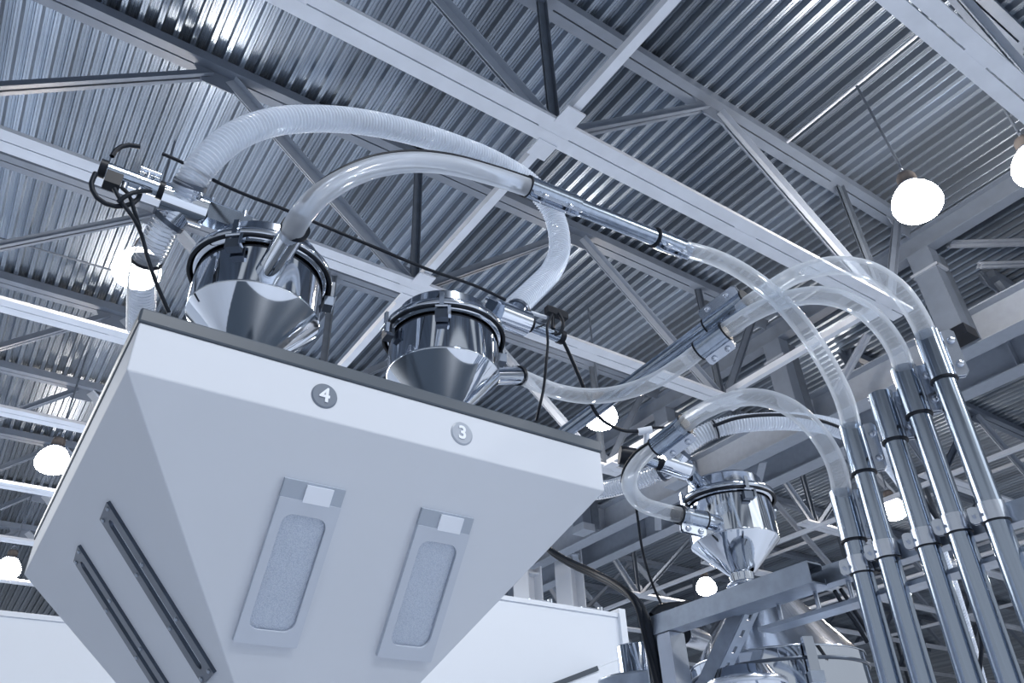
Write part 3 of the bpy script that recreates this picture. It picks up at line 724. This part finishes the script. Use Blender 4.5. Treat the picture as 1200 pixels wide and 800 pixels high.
# ------------------------------------------------------------------ cables
def cable(pts, r, lab, n=10, cat='cable', name='cable', group=None):
    return hose(name, pts, r, 'rubber', lab, cat, seg=10, step=.02, n=n, group=group)
Y = lambda *a: [at_y(*q) for q in a]
cable(Y((190, 180, 1.49), (215, 191, 1.49), (250, 211, 1.47), (290, 229, 1.45), (330, 244, 1.43), (380, 265, 1.41), (440, 290, 1.40), (500, 315, 1.41), (555, 334, 1.43), (592, 351, 1.45)), .0045, 'long thin black air line strung between the two valves on the blender')
cable(Y((131, 183, 1.49), (138, 174, 1.49), (150, 170, 1.49), (164, 172, 1.49)), .0055, 'short black air hose hooped over the top of the bright cylinder')
cable(Y((112, 203, 1.48), (107, 218, 1.47), (114, 232, 1.47), (130, 241, 1.47), (148, 241, 1.47), (160, 235, 1.47), (164, 227, 1.48)), .0055, 'black air hose looped under the bright cylinder')
cable(Y((134, 221, 1.46), (142, 236, 1.46), (158, 258, 1.47), (166, 276, 1.5), (174, 305, 1.52), (184, 334, 1.54), (198, 366, 1.56)), .0045, 'dark cable falling from the black box past the ribbed hose')
cable(Y((142, 219, 1.46), (151, 228, 1.46), (157, 246, 1.47), (164, 268, 1.5)), .0045, 'short dark cable joining the falling cable under the bright cylinder')
cable(Y((138, 237, 1.46), (150, 228, 1.45), (165, 224, 1.46), (176, 224, 1.48)), .005, 'brown-black air hose crossing the loop under the bright cylinder')
cable(Y((647, 368, 1.44), (641, 384, 1.43), (642, 400, 1.44), (640, 425, 1.45), (637, 455, 1.46), (632, 478, 1.47), (629, 492, 1.5)), .004, 'thin black cable hanging straight down from the middle valve')
cable(D((658, 396, 2.45), (664, 408, 2.46), (676, 435, 2.48), (690, 468, 2.5), (700, 486, 2.5), (715, 498, 2.54), (735, 505, 2.6), (750, 505, 2.62)), .006, 'thicker black cable swinging from the middle valve to the lone receiver valve')
cable(Y((655, 367, 1.44), (660, 378, 1.43), (657, 390, 1.44), (650, 392, 1.45)), .005, 'small black air hose curled around the middle valve')
cable(D((745, 590, 2.52), (748, 612, 2.55), (752, 640, 2.6), (759, 668, 2.66), (767, 690, 2.7), (777, 712, 2.74)), .0045, 'thin black cable hanging from the small clear loop')
pcx = D((470, 700, 2.75), (555, 636, 2.95), (628, 626, 3.0), (645, 645, 2.9), (668, 660, 2.8), (700, 675, 2.65), (728, 690, 2.48)) + [at_x(748, 707, 1.69), at_x(757, 724, 1.688), at_x(762, 745, 1.70), at_x(769, 775, 1.715), at_x(779, 815, 1.715)]
cable(pcx, .0125, 'thick black cable curving from the blender down the steel post', name='power_cable', group='thick power cables')
cable([p + Vector((-.288, -.483, .827))*.012 + Vector((-.5, .3, -.1))*.03 for p in D((787, 510, dA+.30), (768, 522, dA+.33), (752, 533, dA+.37), (738, 552, dA+.42), (735, 568, dA+.46))], .0045, 'black wire following the outer side of the small clear loop', cat='wire', name='hose_wire')
cable(D((836, 499, 2.60), (862, 490, 2.60), (900, 486, 2.62), (940, 488, 2.66), (972, 496, 2.70), (1000, 508, 2.74)), .006, 'black wire lying over the top of the ribbed hose by the lone receiver', cat='wire', name='hose_wire')
cable([p + Vector((-.012, .010, .018)) for p in pcx], .010, 'thinner black cable lying along the upper side of the thick one', name='power_cable', group='thick power cables')
cable(D((764, 721, 2.44), (772, 713, 2.46), (783, 710, 2.48), (795, 709, 2.50), (812, 707, 2.5)), .012, 'black cable end lying on the left end of the steel channel', name='power_cable')
cable(D((985, 690, 2.2), (994, 703, 2.2), (1003, 718, 2.2), (1014, 735, 2.2), (1022, 752, 2.2)), .006, 'black cable behind the shortest pipe, upper of two')
cable(D((978, 692, 2.2), (990, 712, 2.2), (1003, 730, 2.2), (1016, 752, 2.2)), .006, 'black cable behind the shortest pipe, lower of two')
cable(D((1078, 578, 2.7), (1087, 592, 2.7), (1098, 608, 2.7), (1108, 626, 2.7)), .007, 'short black cable beside the ribbed hose between two upright pipes')
cable(D((1146, 732, 2.86), (1150, 750, 2.86), (1149, 775, 2.86), (1146, 800, 2.86)), .008, 'short black cable hanging low between the right pipes')
# ties round the ribbed hose
def hose_tie(p, d_, r, lab):
    d_ = Vector(d_).normalized(); solo(MB().tube([Vector(p)-d_*.003, Vector(p)+d_*.003], r, 28), 'hose_tie', 'rubber', lab, 'tie', p, 'hose ties')
hose_tie(at_y(172, 306, 1.66), at_y(168, 322, 1.70)-at_y(174, 300, 1.65), .0355, 'thin dark tie around the dropping ribbed hose')
hose_tie(at_d(838, 503, 2.66), at_d(856, 498, 2.66)-at_d(825, 508, 2.66), .0335, 'thin dark tie around the ribbed hose under the clear arch')

# ------------------------------------------------------------------ steel frame at the right
def channel(mb, p0, p1, w, h, t=.004, open_side=1):
    """C section: web faces -x"""
    p0, p1 = Vector(p0), Vector(p1)
    mb.bar(p0, p1, t, h, off=(0, 0)); return mb
y_l, y_r = 1.722, 1.155
t = thing('strut_channel', 'wide steel channel running from the cable post toward the upright pipes', 'channel', (1.72, y_l, 2.17))
za, zb = 2.152, 2.206
MB().bx((1.70, y_r, za), (1.704, y_l, zb)).bx((1.704, y_r, zb-.004), (1.76, y_l, zb)).bx((1.704, y_r, za), (1.76, y_l, za+.004)).bx((1.757, y_r, zb-.016), (1.76, y_l, zb)).bx((1.757, y_r, za), (1.76, y_l, za+.016)).build('web', 'galv', t)
t = thing('strut_rail', 'long grooved steel rail carrying the clamps of the upright pipes', 'rail', (1.79, 1.5, 2.16))
MB().bx((1.775, .3, 2.160), (1.779, 1.48, 2.205)).bx((1.779, .3, 2.201), (1.82, 1.48, 2.205)).bx((1.779, .3, 2.160), (1.82, 1.48, 2.164)).bx((1.816, .3, 2.190), (1.82, 1.48, 2.205)).bx((1.816, .3, 2.160), (1.82, 1.48, 2.175)).build('rail', 'galv', t)
t = thing('flat_bar', 'flat steel bar with bolts below the grooved rail', 'bar', (1.80, 1.4, 2.1))
MB().bx((1.77, .35, 2.098), (1.83, 1.40, 2.108)).build('bar', 'galv', t)
for y in (1.34, 1.22, 1.12): MB().cyl((1.80, y, 2.108), (1.80, y, 2.16), .006, seg=10).lathe([(.012, 0), (.012, .008), (.0005, .008)], (1.80, y, 2.108), seg=6, smooth=False).build('bolt', 'alu', t)
# post under the left end
p = at_x(775, 742, 1.73); t = thing('cable_post', 'bright steel post with dark cable groove under the left end of the channel', 'post', (1.73, 1.70, 0))
MB().bx((1.705, 1.661, 0), (1.765, 1.715, 2.150)).build('channel_face', 'alu', t)
MB().bx((1.70, 1.760, 0), (1.76, 1.765, 2.19)).bx((1.757, 1.726, 0), (1.76, 1.760, 2.19)).build('groove', 'galv', t)
# slotted brace
a, b = at_x(868, 708, 1.80), at_x(818, 815, 1.80); b = a + (b-a)*(a.z/(a.z-b.z))
t = thing('slotted_brace', 'slanted slotted steel angle below the channel', 'brace', b)
d_ = (b-a).normalized(); sdv = d_.cross(Vector((1, 0, 0))).normalized()
if sdv.y > 0: sdv = -sdv
MB().bar(a - d_*.02, b, .004, .046, up=sdv).build('plain_face', 'galv', t)
o = a + sdv*.023
L = (b-a).length; n = 5
P = lambda u, x, e: o + d_*u + Vector((x, 0, 0)) + sdv*e
mbx = MB(); xa, xb = .002, .05
# slotted face: strips round each slot
cuts = [(-.02, 0)]; 
mbx.bar(P(-.02, .0105, 0), P(L, .0105, 0), .004, .019, up=(1, 0, 0)); mbx.bar(P(-.02, .0415, 0), P(L, .0415, 0), .004, .019, up=(1, 0, 0))
u = -.02; st = .052
while u < L:
    mbx.bar(P(u, .026, 0), P(min(u+.030, L), .026, 0), .004, .014, up=(1, 0, 0)); u += st
mbx.build('slotted_face', 'galv', t)

# ------------------------------------------------------------------ drum, canisters low right
dc = Vector((2.205, 1.70, 0)); zd = 2.105
t = thing('dryer_drum', 'large polished drum with conical top under the lone receiver', 'drum', (dc.x, dc.y, 0))
MB().lathe([(.27, .0), (.27, zd)], dc, seg=96).build('shell', 'chrome', t)
MB().lathe([(.272, zd-.038), (.276, zd-.036), (.276, zd-.030), (.272, zd-.028)], dc, seg=96).build('band', 'slotsteel', t)
MB().lathe([(.272, zd), (.274, zd+.004), (.262, zd+.008), (.07, 2.350), (.05, 2.355)], dc + Vector((0, 0, 0)), seg=96).build('cone_top', 'lid', t)
th = math.radians(238); dr = Vector((math.cos(th), math.sin(th), 0))
lt = MB().box(dc + dr*.286 + Vector((0, 0, zd-.03)), (.03, .018, .10), Matrix.Rotation(th-PI/2, 3, 'Z')).build('latch', 'lid', t)
MB().box(dc + dr*.29 + Vector((0, 0, zd-.09)), (.04, .024, .03), Matrix.Rotation(th-PI/2, 3, 'Z')).build('keeper', 'galv', lt)
# flanged box in front of drum
c0 = at_d(874, 800, 2.02)
t = thing('flanged_cover', 'small steel cover with a pale bent flange in front of the drum', 'cover', c0)
MB().lathe([(.088, -.25), (.088, -.004), (.100, -.002), (.100, .006), (.084, .010), (.07, .034), (.0005, .038)], c0, seg=64).build('cover', 'chrome', t)
MB().lathe([(.101, -.012), (.105, -.010), (.105, .002), (.101, .004)], c0, seg=64).build('flange', 'alu', t)
# capped tube lying behind the channel
a, b = at_d(799, 743, 2.62), at_d(829, 752, 2.75)
t = thing('capped_tube', 'short steel tube with an open dark end under the channel', 'tube', a)
MB().tube([a, a.lerp(b, .8), a.lerp(b, .93), b], [.034, .034, .028, .008], 32, False).build('tube', 'alu', t)
MB().tube([a.lerp(b, .02), a.lerp(b, .06)], .0335, 32).build('dark_end', 'rubber', t)  # black disc stands in for the shade inside the open tube
# ribbed canister behind the cable post
c1 = at_d(745, 757, 2.95)
t = thing('canister', 'upright polished steel canister just left of the cable post', 'canister', (c1.x, c1.y, 0))
MB().lathe([(.075, -.9), (.075, -.004), (.072, 0), (.0005, 0)], c1, seg=48).build('shell', 'chrome', t)
MB().lathe([(.15, -c1.z), (.15, -.13), (.155, -.125), (.155, -.115), (.14, -.112), (.075, -.11)], c1, seg=64).build('lower_lid', 'galv', t)
# pale machine housing in front of the booth wall
c2 = at_d(700, 782, 3.6)
t = thing('machine_cabinet', 'pale slanted machine cabinet low before the booth wall', 'cabinet', (c2.x, c2.y, 0))
q0, q1 = at_y(640, 806, 4.1), at_y(733, 770, 4.1)
mb = MB().prism([(q0.x, 0), (q1.x, 0), (q1.x, q1.z), (q0.x, q0.z)], (0, 4.1, 0), (1, 0, 0), (0, 0, 1), (0, 1, 0), .25); mb.build('housing', 'panel', t)
MB().bar(q0 + Vector((0, -.006, .0)), q0.lerp(q1, .62) + Vector((0, -.006, .0)), .012, .03).build('top_edge', 'rim', t)
